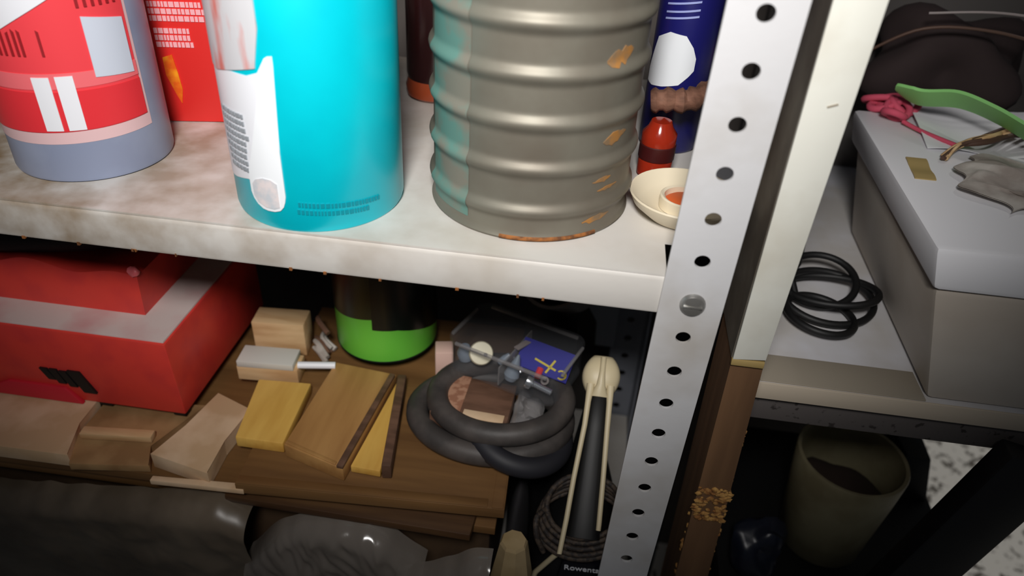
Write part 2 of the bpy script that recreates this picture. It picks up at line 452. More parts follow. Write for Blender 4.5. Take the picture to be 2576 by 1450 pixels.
# --- flat red carton behind
t = thing('red_carton', 'flat red carton with pale print standing behind the red-labelled can', 'carton', (-.310, .150, 0))
A_ = 12
rb = lambda b: rotz(b, A_, (-.345, .126, 0))
part('carton_body', rb(box(-.345, -.262, .126, .158, .0005, .165, .0008)), M_redbox, t)
bm = bmesh.new(); r = random.Random(4)
for z in (.079, .0745, .070):
    x = -.3435
    while x < -.309:
        w = .0012+.0022*r.random(); box(x, x+w, .1253, .1265, z, z+.0034, bm=bm); x += w+.0006
for z in (.062, .0575, .053):
    x = -.3425
    while x < -.320:
        w = .0012+.002*r.random(); box(x, x+w, .1253, .1265, z, z+.0034, bm=bm); x += w+.0006
part('pale_lettering', rb(bm), M_pinkprint, t, 0)
bm = bmesh.new()
pf = [(x+.0035, z) for x, z in [(-.3440,.046),(-.3375,.048),(-.3360,.036),(-.3350,.024),(-.3370,.014),(-.3395,.020),(-.3420,.028),(-.3440,.034)]]
a = [bm.verts.new((x, .1252, z)) for x, z in pf]; b_ = [bm.verts.new((x, .1265, z)) for x, z in pf]
bm.faces.new(a); bm.faces.new(b_[::-1])
for i in range(8): bm.faces.new((a[i], a[(i+1)%8], b_[(i+1)%8], b_[i]))
part('flame_picture', rb(bm), M_flame, t, 0, 'small orange-yellow picture')

# --- turquoise can
cx, cy, R_ = -.2056, .0476, .0485
t = thing('turquoise_can', 'tall turquoise can with a white label strip on its left side', 'can', (cx, cy, 0))
part('can_body', lathe([(0,.0020),(R_-.004,.0020),(R_-.0028,.0002),(R_-.0015,.0002),(R_-.0006,.0018),(R_-.0006,.0032),(R_,.0042),(R_,.150),(R_-.002,.155),(R_-.006,.158),(0,.158)], cx, cy, 80), M_teal, t)
lb = part('label', patch(cx, cy, R_, [(-95,.015,.090),(-60,.0215,.086),(-46,.0235,.0845),(-30,.0270,.086),(-17,.0275,.0860),(-9,.0285,.0885),(-3.5,.0290,.0960),(-1.5,.046,.0972),(1.5,.0930,.0975)], .0003), M_white, t, 40, 'white curved label')
part('photo_panel', patch(cx, cy, R_, [(-95,.084,.156),(-46,.0835,.156),(-10,.0905,.156),(-5,.110,.156)], .0007), mat('pale_photo', (206,206,210), .45, c2=(214,120,110), scale=55, lo_=.52, hi=.68, stretch=(1.6,1.6,.35)), lb)
part('white_drop', patch(cx, cy, R_, [(-27.5,.0205,.0300),(-26,.0170,.036),(-23,.0140,.042),(-19,.0120,.052),(-15,.0115,.064),(-10,.0118,.078),(-6,.0130,.0890),(-3.5,.0155,.0960),(-2.2,.0185,.0960),(-1.4,.0220,.0450)], .0007), mat('gloss_white', (244,248,252), .25), lb, 40, 'drop-shaped white flash')
part('drop_shade', patch(cx, cy, R_, [(-25,.0190,.0260),(-22,.0155,.0290),(-16,.0135,.0310),(-10,.0135,.0310),(-6,.0150,.0290)], .0010), mat('pale_print', (206,210,216), .5, c2=(232,222,222), scale=140), lb)
bm = bmesh.new(); r = random.Random(8)
for k in range(9):
    z = .062-.0038*k; a = -50+.5*k
    while a < -24-.4*k:
        w = 1.2+2.6*r.random(); patch(cx, cy, R_, [(a, z, z+.0022), (a+w, z+.0002, z+.0024)], .0010, bm=bm); a += w+.9
part('grey_text_block', bm, M_greyink, lb, 0)
bm = bmesh.new()
for z, a1, a2 in ((.0165,6,60),(.0120,5,52)):
    a = a1
    while a < a2:
        w = 1.0+1.8*r.random(); patch(cx, cy, R_, [(a, z-.006*(a-6)/100, z+.0026-.006*(a-6)/100), (a+w, z-.006*(a-6)/100, z+.0026-.006*(a-6)/100)], .0004, bm=bm); a += w+.8
part('bottom_lettering', bm, M_tealink, t, 0)

# --- brown bottle between the cans
cx, cy = -.176, .228
t = thing('brown_bottle', 'dark brown bottle with amber foot standing at the back between turquoise can and tin', 'bottle', (cx, cy, 0))
part('bottle_body', lathe([(.0215,.016),(.0225,.020),(.0225,.110),(.019,.122),(.010,.134),(.009,.150),(0,.150)], cx, cy, 40), M_brownglass, t)
part('amber_foot', lathe([(0,.001),(.019,.0005),(.0225,.003),(.0235,.010),(.0215,.016),(0,.016)], cx, cy, 40), M_amber, t)

# --- ribbed tin
cx, cy, R_ = -.083, .0763, .0600
RIB = (.0180,.0430,.0685,.0935,.1185,.1435)
def tin_r(z):
    v = R_-.0012
    for q in RIB:
        d = (z-q)/.0062
        if abs(d) < 1: v += .0026*(math.cos(d*math.pi)+1)/2
    return v
t = thing('ribbed_tin', 'large dull grey ribbed tin can with faded teal stripe', 'can', (cx, cy, 0))
prof = [(0,.0025),(R_-.004,.0025),(R_-.003,.0004),(R_-.001,.0004),(R_+.0002,.0020),(R_-.0012,.0045)]+[(tin_r(.006+.0012*i), .006+.0012*i) for i in range(122)]+[(R_-.001,.156),(R_-.003,.1565),(R_-.0035,.150),(0,.150)]
part('tin_body', lathe(prof, cx, cy, 96), M_tin, t, 60)
pr2 = [(tin_r(.008+.0012*i)+.00025, .008+.0012*i) for i in range(119)]
part('teal_stripe', lathe(pr2, cx, cy, 10, -66, -30), M_tealstripe, t, 60, 'faded teal vertical paint stripe')
r = random.Random(17)
for k, (a0, a1, zc, hh) in enumerate(((40,58,.1010,.0050),(44,62,.0570,.0035),(40,53,.0335,.0016),(44,60,.0275,.0012),(36,56,.0100,.0020))):
    n = 9; cols = []
    for i in range(n):
        u = i/(n-1); h = hh*math.sin(math.pi*(u*.92+.04))*(.5+.7*r.random()); zz = zc+hh*.8*(u-.5)+.0006*r.random()
        cols.append((a0+(a1-a0)*u, zz-h, zz+h))
    part('rust_patch', patch(cx, cy, R_, cols, .0003, 6, rfun=tin_r), M_tinrust, t, 60)
part('rust_rim', lathe([(R_-.0006,.0006),(R_+.0004,.0014),(R_+.0004,.0026),(R_-.0004,.0034)], cx, cy, 20, -10, 45), M_rust, t, 60)

# --- things tucked behind the tin and the upright
t = thing('navy_bottle', 'navy blue plastic bottle with white label behind the ribbed tin', 'bottle', (.006, .178, 0))
part('bottle_body', lathe([(0,.0005),(.019,.0005),(.021,.003),(.021,.118),(.016,.130),(.009,.136),(.009,.150),(0,.150)], .006, .178, 40), M_navy, t)
bm = patch(.006, .178, .021, [(-78,.047,.056),(-60,.0455,.078),(-35,.047,.083),(-5,.050,.082),(10,.056,.075),(18,.060,.068)], .0005)
part('white_label', bm, mat('soft_white', (222,226,230), .35), t, 40, 'white rounded label')
bm = bmesh.new()
for z in (.090,.094,.099): patch(.006, .178, .021, [(-50,z,z+.0012),(10,z+.004,z+.0052)], .0005, bm=bm)
part('pale_stripes', bm, mat('pale_blue_print', (150,160,210), .4), t, 0)
t = thing('amber_jar', 'small red-amber glass vial between the tin and the upright', 'jar', (-.0055, .122, 0))
part('jar_body', lathe([(0,.0005),(.0095,.0005),(.0112,.002),(.0112,.012),(.0105,.0135),(.0105,.0180),(.0112,.0195),(.0112,.030),(.008,.034),(.0065,.038),(0,.038)], -.0055, .122, 28), M_redglass, t)
part('dark_band', lathe([(.0107,.0125),(.0118,.0135),(.0118,.0225),(.0107,.0235)], -.0055, .122, 28), M_darkred, t)
bm = tube(spline([(-.014,.131,.047),(-.004,.131,.0485),(.008,.132,.049),(.018,.134,.053),(.028,.136,.060)], 5), [.0062+.0024*math.sin(i*.9)**2 for i in range(21)], 9)
solo('bark_stick', bm, M_bark, 'rough brown stick leaning behind the upright above the amber vial', 'stick')
bm = tube(spline([(-.018,.1280,.008),(-.017,.1285,.022),(-.0165,.129,.0345)], 4), .0022, 8)
t = thing('cream_dish', 'small round cream dish at the shelf end by the upright', 'dish', (.011, .0695, 0))
part('dish_body', lathe([(0,.0005),(.020,.0005),(.022,.0012),(.031,.009),(.0335,.0145),(.0330,.0155),(.0318,.0150),(.026,.0085),(.014,.0050),(0,.0045)], .011, .0695, 48), M_cream, t, 50)
part('inner_ring', lathe([(.0125,.0050),(.0125,.0125),(.0140,.0132),(.0150,.0125),(.0150,.0055)], .011, .0695, 36), M_cream, t, 50)
part('orange_insert', lathe([(0,.0046),(.0120,.0048),(.0120,.0090),(.0100,.0104),(0,.0104)], .011, .0695, 30), M_orange, t, 50)
bm.free()

# ================================================================== LOWER SHELF: BOARD PILE
ZT = -.200
bm = box(-.62, -.090, .020, .200, -.3995, -.2385, .001)
solo('storage_carton', bm, M_carton, 'brown carton under the pile of wooden panels', 'box', 0)
def panel(name, poly, z0, z1, m, label, cat='panel', bev=.0006, ridge=None, group=None):
    if ridge is None:
        return solo(name, prism(poly, z0, z1, bev), m, label, cat, 30, group)
    xs = [p[0] for p in poly]; ys = [p[1] for p in poly]
    t = thing(name, label, cat, (sum(xs)/len(xs), sum(ys)/len(ys), z0), group)
    part('board', prism(poly, z0, z1, bev), m, t, 30)
    for q, zq, mm in ridge: part('edge_strip', prism(q, z1-.0004, z1+zq, .0003), mm, t, 30)
    return t
panel('plywood_sheet', [(-.60,-.004),(-.084,.001),(-.088,.190),(-.60,.185)], -.2380, -.2305, M_panel, 'lowest long wooden panel resting on the brown carton')
panel('plywood_sheet', [(-.28,-.010),(-.100,-.013),(-.088,.170),(-.30,.180)], -.2300, -.2235, mat('panel_dark', (92,64,36), .5, c2=(70,46,26), scale=70, stretch=(.1,1,1)), 'dark wooden panel, second from the bottom of the pile')
panel('plywood_sheet', [(-.60,-.012),(-.262,-.006),(-.090,.005),(-.092,.190),(-.60,.190)], -.2230, -.2150, M_panel, 'long wooden panel in the middle of the pile under the scraps')
panel('plywood_sheet', [(-.268,-.013),(-.078,-.002),(-.086,.205),(-.280,.200)], -.2145, -.2050, M_panel, 'broad brown panel on top of the pile under the rubber hose',
      ridge=[([(-.087,-.0022),(-.079,-.0017),(-.0868,.204),(-.0948,.204)], .0008, M_panel), ([(-.267,-.0125),(-.090,-.0022),(-.0904,.0050),(-.2674,-.0052)], .0008, M_panel)])
# scraps of board and cardboard, left
panel('cardboard_scrap', [(-.520,-.013),(-.393,-.011),(-.404,.019),(-.404,.045),(-.530,.045)], -.2145, -.2025, M_card_l, 'pale tan cardboard offcut under the left front of the red case', 'cardboard')
panel('cardboard_scrap', [(-.392,-.014),(-.3355,-.006),(-.345,.012),(-.325,.060),(-.403,.052),(-.4025,.012)], -.2145, -.2080, M_card_d, 'darker brown cardboard offcut between the two pale ones', 'cardboard')
panel('cardboard_scrap', [(-.336,-.001),(-.288,-.011),(-.2905,.020),(-.285,.055),(-.318,.068),(-.3245,.030)], -.2145, -.2005, M_card_l, 'pale tan board offcut at the right front corner of the red case', 'cardboard')
bm = rotz(box(-.398, -.345, .012, .020, -.2075, -.2020, .0006), 6, (-.37,.016,0))
solo('wooden_stick', bm, M_wood_l, 'thin pale wooden slat on the dark cardboard below the red case', 'slat', 30)
panel('cardboard_scrap', [(-.330,-.0165),(-.262,-.0135),(-.264,-.0075),(-.330,-.0120)], -.2225+.0080, -.2100, M_card_l, 'narrow tan strip lying along the front edge of the pile', 'cardboard')
# yellow blocks on the top panel
panel('wooden_block', [(-.281,.020),(-.2445,.020),(-.2475,.086),(-.290,.083)], -.2045, -.1945, M_wood_y, 'yellow wooden block between the red case and the brown board', 'wood block', .0012)
panel('wooden_board', [(-.2425,.017),(-.1935,.002),(-.183,.1065),(-.236,.112)], -.2045, -.1920, M_wood_b, 'brown wooden board with a dark right edge in front of the green can', 'board', .0010,
      ridge=[([(-.1985,.0030),(-.1937,.0025),(-.1835,.1040),(-.1880,.1050)], .0022, M_wood_d), ([(-.2420,.0185),(-.2000,.0048),(-.1998,.0078),(-.2415,.0215)], .0008, M_wood_b)])
panel('wooden_block', [(-.1910,.010),(-.1690,.009),(-.1750,.102),(-.1818,.104)], -.2030, -.1965, M_wood_y, 'narrow yellow wooden slat beside the rubber hose', 'wood block', .0008)
bm = box(-.1680, -.1612, .009, .106, -.2030, -.1900, .0008); rotz(bm, 8, (-.165,.01,0))
solo('dark_stick', bm, M_wood_d, 'dark brown square stick between yellow slat and rubber hose', 'stick', 30)

# pale wood oddments behind, left of the green can
bm = rotz(box(-.318, -.250, .098, .118, -.2145, -.1950, .0010), 4, (-.28,.1,0))
t = thing('wooden_block', 'pale wooden block with a grey painted band left of the green can', 'wood block', (-.284, .108, -.2045))
part('block', rotz(box(-.312, -.262, .092, .112, -.2045, -.1900, .0010), 4, (-.28,.1,0)), M_wood_l, t, 30)
part('grey_band', rotz(box(-.3110, -.2650, .0915, .1125, -.1905, -.1845, .0006), 4, (-.28,.1,0)), mat('pale_grey_paint', (206,204,196), .5), t, 30)
bm.free()
bm = rotz(box(-.312, -.268, .128, .150, -.2045, -.1720, .0010), 5, (-.28,.13,0))
solo('wooden_block', bm, M_wood_l, 'pale wooden block standing furthest back beside the green can', 'wood block', 30)
bm = tube([(-.263,.099,-.189),(-.234,.106,-.1905)], .0030, 10)
solo('white_stick', bm, M_white, 'short white plastic stick against the green can', 'stick')
t = thing('wire_bundle', 'small bundle of greyish twigs beside the green can', 'twigs', (-.262, .135, -.2045))
r = random.Random(9)
for i in range(9):
    y = .122+.024*r.random(); z = -.203+.030*r.random()*(1 if i % 2 else .6)
    part('twig', tube(spline([(-.266+.008*r.random(), y+.012, z), (-.257, y+.004*r.random(), z+.003), (-.248+.004*r.random(), y-.006, z-.001)], 4), .0016+.001*r.random(), 7), M_cloth if i % 3 else M_wood_d, t)

# --- red toolbox
t = thing('red_tool_case', 'red metal tool case with stepped lid and dusty ledge', 'tool case', (-.48, .113, -.2020))
xR, yF, yB = -.3325, .0405, .188
bm = hexa([(-.66,yF+.001,-.2018),(xR+.0015,yF+.001,-.2018),(xR+.0015,yB,-.2018),(-.66,yB,-.2018),(-.66,yF,-.1330),(xR,yF,-.1330),(xR,yB,-.1330),(-.66,yB,-.1330)], .0014)
part('case_body', bm, M_red, t, 30)
part('ledge', box(-.658, xR-.0018, yF+.0018, yB-.0015, -.1340, -.1316, .0006), M_dust, t, 30, 'dusty grey ledge round the lid')
def wavy(x): return -.0985+.0028*math.sin(x*95)+.0022*math.sin(x*41+1)+.05*max(0,x+.41)
bm = bmesh.new(); N = 60; xs = [-.655+(-.3625+.655)*i/N for i in range(N+1)]
A = [bm.verts.new((x, .0690, -.1318)) for x in xs]; B = [bm.verts.new((x, .0712, wavy(x))) for x in xs]
Cc = [bm.verts.new((x, .1640, wavy(x)+.001)) for x in xs]; D = [bm.verts.new((x, .1650, -.1318)) for x in xs]
for i in range(N):
    for P, Q in ((A,B),(B,Cc),(Cc,D),(D,A)): bm.faces.new((P[i], P[i+1], Q[i+1], Q[i]))
bm.faces.new((A[0],B[0],Cc[0],D[0])); bm.faces.new((A[-1],D[-1],Cc[-1],B[-1]))
part('raised_lid', bm, M_red, t, 30, 'raised red lid')
part('worn_corner', blob((-.3640,.0715,-.0945), (.004,.003,.0035), 2, .3, 3), M_label_pink, t, 60)
bm = bmesh.new()
for k, (x0, w, h, s) in enumerate(((-.4400,.006,.010,.005),(-.4325,.006,.013,.005),(-.4250,.006,.014,.006),(-.4180,.010,.020,.009))):
    z0 = -.176-.0015*k; vs = []
    for y in (yF-.0012, yF+.001):
        vs.append([bm.verts.new(p) for p in ((x0+s, y, z0-h*.5), (x0+s+w, y, z0-h*.5), (x0+w, y, z0+h*.5), (x0, y, z0+h*.5))])
    bm.faces.new(vs[0]); bm.faces.new(vs[1][::-1])
    for i in range(4): bm.faces.new((vs[0][i], vs[0][(i+1)%4], vs[1][(i+1)%4], vs[1][i]))
part('dark_emblem', bm, M_black, t, 0, 'dark slanted emblem')
for x in (-.402, -.342): part('foot', box(x, x+.010, yF+.002, yF+.010, -.2048, -.2010, .0006), M_black, t, 30)
part('latch', hexa([(-.500,yF-.003,-.2020),(-.412,yF-.003,-.2020),(-.412,yF+.001,-.2020),(-.500,yF+.001,-.2020),(-.470,yF-.002,-.1880),(-.424,yF-.002,-.1880),(-.424,yF+.001,-.1880),(-.470,yF+.001,-.1880)], .0008), mat('magenta_red_steel', (196,36,52), .4), t, 30)
bm = blob((-.50,.108,-.080), (.140,.044,.030), 4, .16, 12, zmin=-.0935)
solo('black_cloth', bm, M_blackmat, 'black crumpled cloth lying on the red tool case', 'cloth', 60)

# --- green can
cx, cy, R_ = -.2045, .1575, .0425
t = thing('green_can', 'lime green can with black upper label under the shelf', 'can', (cx, cy, -.1910))
ZG = -.1915
part('can_body', lathe([(0,ZG+.002),(R_-.003,ZG+.002),(R_-.002,ZG+.0002),(R_-.0006,ZG+.001),(R_,ZG+.003),(R_,-.040),(R_-.003,-.036),(0,-.036)], cx, cy, 64), M_green, t)
part('olive_label', patch(cx, cy, R_, [(-100,-.158,-.042),(1,-.1460,-.042)], .0003), M_olive, t)
part('black_label', patch(cx, cy, R_, [(1,-.1560,-.042),(28,-.1570,-.042),(50,-.1620,-.042),(88,-.1720,-.042),(120,-.178,-.042)], .0005), M_gblack, t)
part('dark_rim', lathe([(R_-.001,ZG+.0004),(R_+.0004,ZG+.0012),(R_+.0004,ZG+.0026),(R_-.001,ZG+.0034)], cx, cy, 64), M_gblack, t)

# --- rubber hose coil
hx, hy = -.100, .080
t = thing('rubber_hose', 'coiled dark grey rubber hose lying on the brown panels', 'hose', (hx, hy, -.2040))
def ell(rx, ry, z0, z1, ox, oy, a0, a1, n=60, tilt=0):
    return [(hx+ox+rx*math.cos(math.radians(a0+(a1-a0)*i/n)), hy+oy+ry*math.sin(math.radians(a0+(a1-a0)*i/n)), z0+(z1-z0)*i/n+tilt*math.cos(math.radians(a0+(a1-a0)*i/n))) for i in range(n+1)]
part('hose_turn', tube(ell(.0570,.0420,-.1945,-.1945,-.001,-.002,0,360)[:-1], .0088, 12, True), M_rubber, t, 60)
part('hose_turn', tube(ell(.0490,.0400,-.1790,-.1790,.006,.002,0,360,tilt=.002)[:-1], .0085, 12, True), M_rubber, t, 60)
part('hose_turn', tube(ell(.0340,.0360,-.1945,-.1945,.023,-.014,205,380,tilt=-.009), .0080, 12), M_rubber2, t, 60)
# inside the coil: small brown box with a pink mesh label, clear film
t = thing('small_brown_box', 'small brown box lying inside the rubber hose coil', 'box', (-.112, .072, -.2035))
part('box_body', rotz(box(-.1440, -.0850, .056, .100, -.2030, -.1800, .0008), -3, (-.11,.07,0)), M_wood_d, t, 30)
part('pink_label', rotz(box(-.1430, -.1215, .0560, .1002, -.1805, -.1794, .0002), -3, (-.11,.07,0)), M_pinkwood, t, 30, 'pinkish woven label')
part('pale_edge', rotz(box(-.1190, -.0880, .0557, .0640, -.1806, -.1793, .0002), -3, (-.11,.07,0)), M_card_l, t, 30)
bm = blob((-.070,.080,-.188), (.014,.020,.012), 3, .45, 21)
solo('clear_film', bm, M_clear_rim, 'crumpled clear film inside the right of the hose coil', 'plastic film', 25)

# --- clear plastic box of hardware, on the coil
ox, oy, oz = -.141, .100, -.1712
ux, uy = Vector((.935,-.354,0)), Vector((.354,.935,0))
def L(u, v, w): return Vector((ox,oy,oz))+ux*u+uy*v+Vector((0,0,w))
def loc(bm):
    for v in bm.verts: v.co = L(*v.co)
    return bm
t = thing('clear_plastic_box', 'clear plastic box of small hardware lying on the rubber hose', 'box', L(.047,.03,0))
def shell(h0, h1, x0, x1, y0, y1, rad, th):
    b = bmesh.new(); out = []
    for d in (0, th):
        ring = []
        for cxx, cyy, a0 in ((x1-rad,y0+rad,-90),(x1-rad,y1-rad,0),(x0+rad,y1-rad,90),(x0+rad,y0+rad,180)):
            for k in range(7):
                a = math.radians(a0+15*k); ring.append((cxx+(rad-d)*math.cos(a), cyy+(rad-d)*math.sin(a)))
        out.append(ring)
    o, i = out; n = len(o)
    ob = [b.verts.new((x,y,h0)) for x,y in o]; ot = [b.verts.new((x,y,h1)) for x,y in o]
    ib = [b.verts.new((x,y,h0+th)) for x,y in i]; it = [b.verts.new((x,y,h1)) for x,y in i]
    for k in range(n):
        l = (k+1)%n
        b.faces.new((ob[k],ob[l],ot[l],ot[k])); b.faces.new((ib[k],it[k],it[l],ib[l])); b.faces.new((ot[k],ot[l],it[l],it[k]))
    b.faces.new(ob[::-1]); b.faces.new(ib)
    return b
part('tray', loc(shell(0,.026,0,.094,0,.058,.012,.0010)), M_clear, t, 40)
part('lid', loc(shell(.0285,.0262,-.001,.095,-.001,.059,.012,.0010)), M_clear, t, 40)
for y in (.001,.057): part('rim_bar', loc(box(.008,.086,y-.0012,y+.0012,.0250,.0275,.0005)), M_clear_rim, t, 40)
for x in (0,.094): part('rim_bar', loc(box(x-.0012,x+.0012,.010,.048,.0250,.0275,.0005)), M_clear_rim, t, 40)
part('divider', loc(box(.0455,.0467,.002,.056,.001,.018)), M_clear_rim, t, 0)
GR = 'hardware in the clear plastic box'
p = thing('ivory_plug', 'ivory two-hole plug inside the clear box', 'plug', L(.018,.012,.001), GR)
def axial(prof, c, d, n=20):
    b = lathe(prof, 0, 0, n); q = Vector((0,0,1)).rotation_difference(Vector(d).normalized())
    bmesh.ops.rotate(b, verts=b.verts[:], cent=(0,0,0), matrix=q.to_matrix()); bmesh.ops.translate(b, verts=b.verts[:], vec=c); return b
dv = Vector((.15,-.62,.55)).normalized(); c0 = L(.022,.0165,.0115)
part('plug_body', axial([(0,-.010),(.0082,-.010),(.0094,-.002),(.0094,.005),(.0086,.0062),(0,.0064)], c0, dv, 28), M_ivory, p)
for s in (-1, 1): part('pin_hole', axial([(.0,.0060),(.0015,.0060),(.0015,.0068),(0,.0068)], c0+ux*.0038*s, dv, 12), M_hole, p)
def screw(c, d, ln, hr, m, name, label):
    s = thing(name, label, 'screw', c, GR)
    part('head', axial([(0,.000),(hr,.000),(hr*1.05,.001),(hr,.0045),(hr*.5,.0060),(0,.0060)], c, d, 12), m, s, 30)
    pr = [(hr*.40,.006)]
    k = 0; z = .006
    while z < ln: pr += [(hr*.52, z+.0007), (hr*.36, z+.0014)]; z += .0014
    pr += [(0, ln+.002)]
    part('thread', axial(pr, c, d, 12), m, s, 20)
    return s
screw(L(.067,.0068,.012), (.80,-.10,-.28), .0200, .0054, M_screw, 'steel_bolt', 'bright steel bolt lying against the front of the clear box')
bm = axial([(0,0),(.0045,0),(.0062,.004),(.0050,.010),(.0022,.018),(.0008,.022),(0,.022)], L(.052,.010,.0035), (.25,.25,1), 14)
solo('steel_cone', bm, M_bluegrey, 'blue-grey pointed metal cone in the middle of the clear box', 'hardware', 30, GR)
screw(L(.057,.018,.006), (-.4,.5,.5), .012, .0030, M_screw, 'small_screw', 'short screw behind the pointed cone in the clear box')
bm = axial([(0,0),(.003,0),(.003,.006),(.0016,.011),(0,.011)], L(.036,.022,.004), (.5,.2,.5), 10)
solo('wall_anchor', bm, M_bluegrey, 'grey wall anchor beside the ivory plug', 'hardware', 30, GR)
bm = axial([(0,0),(.0026,0),(.0026,.008),(0,.008)], L(.070,.020,.006), (.2,.7,.4), 10)
solo('red_anchor', bm, M_label_red2, 'small red wall anchor near the blue card', 'hardware', 30, GR)
bm = axial([(.0016,0),(.0032,0),(.0032,.002),(.0016,.002),(.0016,0)], L(.079,.014,.012), (.1,-.8,.5), 12)
solo('washer', bm, M_greytag, 'little pale washer in the right end of the clear box', 'hardware', 30, GR)
bm = axial([(0,0),(.006,0),(.0068,.006),(.004,.012),(0,.013)], L(.009,.016,.002), (-.1,-.1,1), 16)
solo('glass_bulb', bm, M_bluegrey, 'shiny bluish bulb at the left end of the clear box', 'hardware', 40, GR)
# blue card with a yellow cross and ring
p = thing('blue_card', 'blue card with yellow cross and ring inside the clear box', 'card', L(.070,.030,.014), GR)
def CP(u, v, w): return L(.0480+u, .0250+v*.62, .0060+v*.62+w)
def cloc(bm):
    for v in bm.verts: v.co = CP(*v.co)
    return bm
part('card', cloc(box(0,.044,0,.026,0,.0006)), M_bluecard, p, 0)
bm = bmesh.new()
for pts in (((.014,.0105),(.033,.0070),.0016), ((.0260,.0020),(.0300,.0150),.0016)):
    a, b_, w = Vector((*pts[0],0)), Vector((*pts[1],0)), pts[2]
    d = (b_-a).normalized(); nn = Vector((-d.y,d.x,0))*w/2
    q = [a-nn, b_-nn, b_+nn, a+nn]
    lo_v = [bm.verts.new((x.x,x.y,.0005)) for x in q]; hi_v = [bm.verts.new((x.x,x.y,.0009)) for x in q]
    bm.faces.new(lo_v[::-1]); bm.faces.new(hi_v)
    for i in range(4): bm.faces.new((lo_v[i], lo_v[(i+1)%4], hi_v[(i+1)%4], hi_v[i]))
part('yellow_cross', cloc(bm), M_yellow, p, 0)
bm = lathe([(.0030,.0005),(.0042,.0005),(.0042,.0009),(.0030,.0009),(.0030,.0005)], .0385, .0050, 24, -30, 240)
join(bm, box(.0385,.0425,.0045,.0057,.0005,.0009))
part('yellow_ring', cloc(bm), M_yellow, p, 0)
bm = loc(box(0,.016,0,.0050,0,.0008)); 
bm.free()
bm = box(-.008,.008,-.0024,.0024,-.0004,.0004); bmesh.ops.rotate(bm, verts=bm.verts[:], cent=(0,0,0), matrix=Matrix.Rotation(math.radians(52),3,'Z')); bmesh.ops.translate(bm, verts=bm.verts[:], vec=L(.050,.034,.0205))
solo('grey_tag', bm, M_greytag, 'slim grey paper tag at the top edge of the blue card', 'tag', 0, GR)
# grey cup lying behind the clear box, mouth towards the front
t = thing('grey_cup', 'grey plastic cup lying on its side behind the clear box', 'cup', (-.064, .185, -.148))
cc0, cd0 = (-.066, .172, -.118), (-.30, -.62, .62)
part('cup_wall', axial([(0,-.056),(.0225,-.056),(.0245,-.053),(.0315,-.001),(.0308,.001),(.0285,.000),(.0225,-.050),(0,-.050)], cc0, cd0, 40), mat('grey_cup_plastic', (128,122,118), .5), t, 40)
part('shade_lining', axial([(0,-.0495),(.0220,-.0495),(.0278,-.0015),(.0270,-.0020),(.0212,-.048),(0,-.048)], cc0, cd0, 40), M_black, t, 40)  # black lining paints the shade inside the cup
# things filling the gap between the panel pile and the iron
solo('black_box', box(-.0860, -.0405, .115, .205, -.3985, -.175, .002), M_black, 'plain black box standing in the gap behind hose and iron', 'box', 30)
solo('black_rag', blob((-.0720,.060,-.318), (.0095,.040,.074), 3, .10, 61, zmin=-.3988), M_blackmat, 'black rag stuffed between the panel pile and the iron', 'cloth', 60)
solo('pink_block', rotz(box(-.1560, -.1410, .126, .142, -.2045, -.1800, .001), 12, (-.15,.13,0)), mat('pale_pink_wood', (226,190,176), .6), 'pale pink block between the green can and the clear box', 'wood block', 30)

M_icream = mat('aged_cream_plastic', (204,190,156), .45)
# --- upright iron with cream trim
t = thing('steam_iron', 'black clothes iron with cream trim standing on its heel by the upright', 'iron', (-.022, .05, -.3995))
H0, H1 = Vector((-.0205,.083,-.158)), Vector((-.0215,.012,-.222))   # handle axis, top to bottom
ax = (H1-H0).normalized(); sx = Vector((1,0,0)); nrm = sx.cross(ax).normalized()
if nrm.z < 0: nrm = -nrm
def Hpt(s, u, w): return H0+(H1-H0)*s+sx*u+nrm*w
def loft(secs, n=20):
    # secs = [(s, halfwidth, halfdepth, offset_w, offset_u)]
    b = bmesh.new(); rings = []
    for s, hw, hd, ow, ou in secs:
        rings.append([b.verts.new(Hpt(s, ou+hw*math.copysign(abs(math.cos(a))**.7, math.cos(a)), ow+hd*math.copysign(abs(math.sin(a))**.7, math.sin(a)))) for a in [2*math.pi*k/n for k in range(n)]])
    for i in range(len(rings)-1):
        for k in range(n): b.faces.new((rings[i][k], rings[i][(k+1)%n], rings[i+1][(k+1)%n], rings[i+1][k]))
    b.faces.new(rings[0][::-1]); b.faces.new(rings[-1]); return b
part('handle', loft([(-.02,.0040,.006,-.004,0),(.02,.0062,.008,-.002,0),(.3,.0082,.009,-.001,0),(.7,.0100,.010,-.001,0),(1.0,.0115,.011,-.001,0),(1.12,.0125,.012,-.003,0)]), M_black, t, 50)
secs = []
for i in range(15):
    q = i/14; s = -.25+q*.34
    w = .0142*math.sin(math.pi*min(1,(q*.86+.10)))**.55
    secs.append((s, w, w*.72, -.0035, 0))
part('cream_nose', loft(secs, 28), M_icream, t, 60, 'rounded cream nose')
part('nose_ridge', loft([(-.235,.0022,.004,.0030,0),(-.12,.0022,.0042,.0066,0),(-.02,.0032,.0042,.0066,0),(.075,.0072,.0042,.0040,0)], 12), M_icream, t, 60)
for s_ in (-1, 1):
    e = 1.25 if s_ < 0 else .80+.25
    part('cream_trim', loft([(-.02,.0030,.0026,.0045,s_*.0072),(.12,.0022,.0026,.0058,s_*.0078),(.30,.0020,.0026,.0064,s_*.0082),(.70,.0019,.0026,.0072,s_*.0094-(.002 if s_<0 else 0)),(1.0,.0019,.0026,.0075,s_*.0100-(.003 if s_<0 else 0)),(e,.0018,.0026,.0070,s_*.0100-(.005 if s_<0 else 0))], 10), M_icream, t, 50)
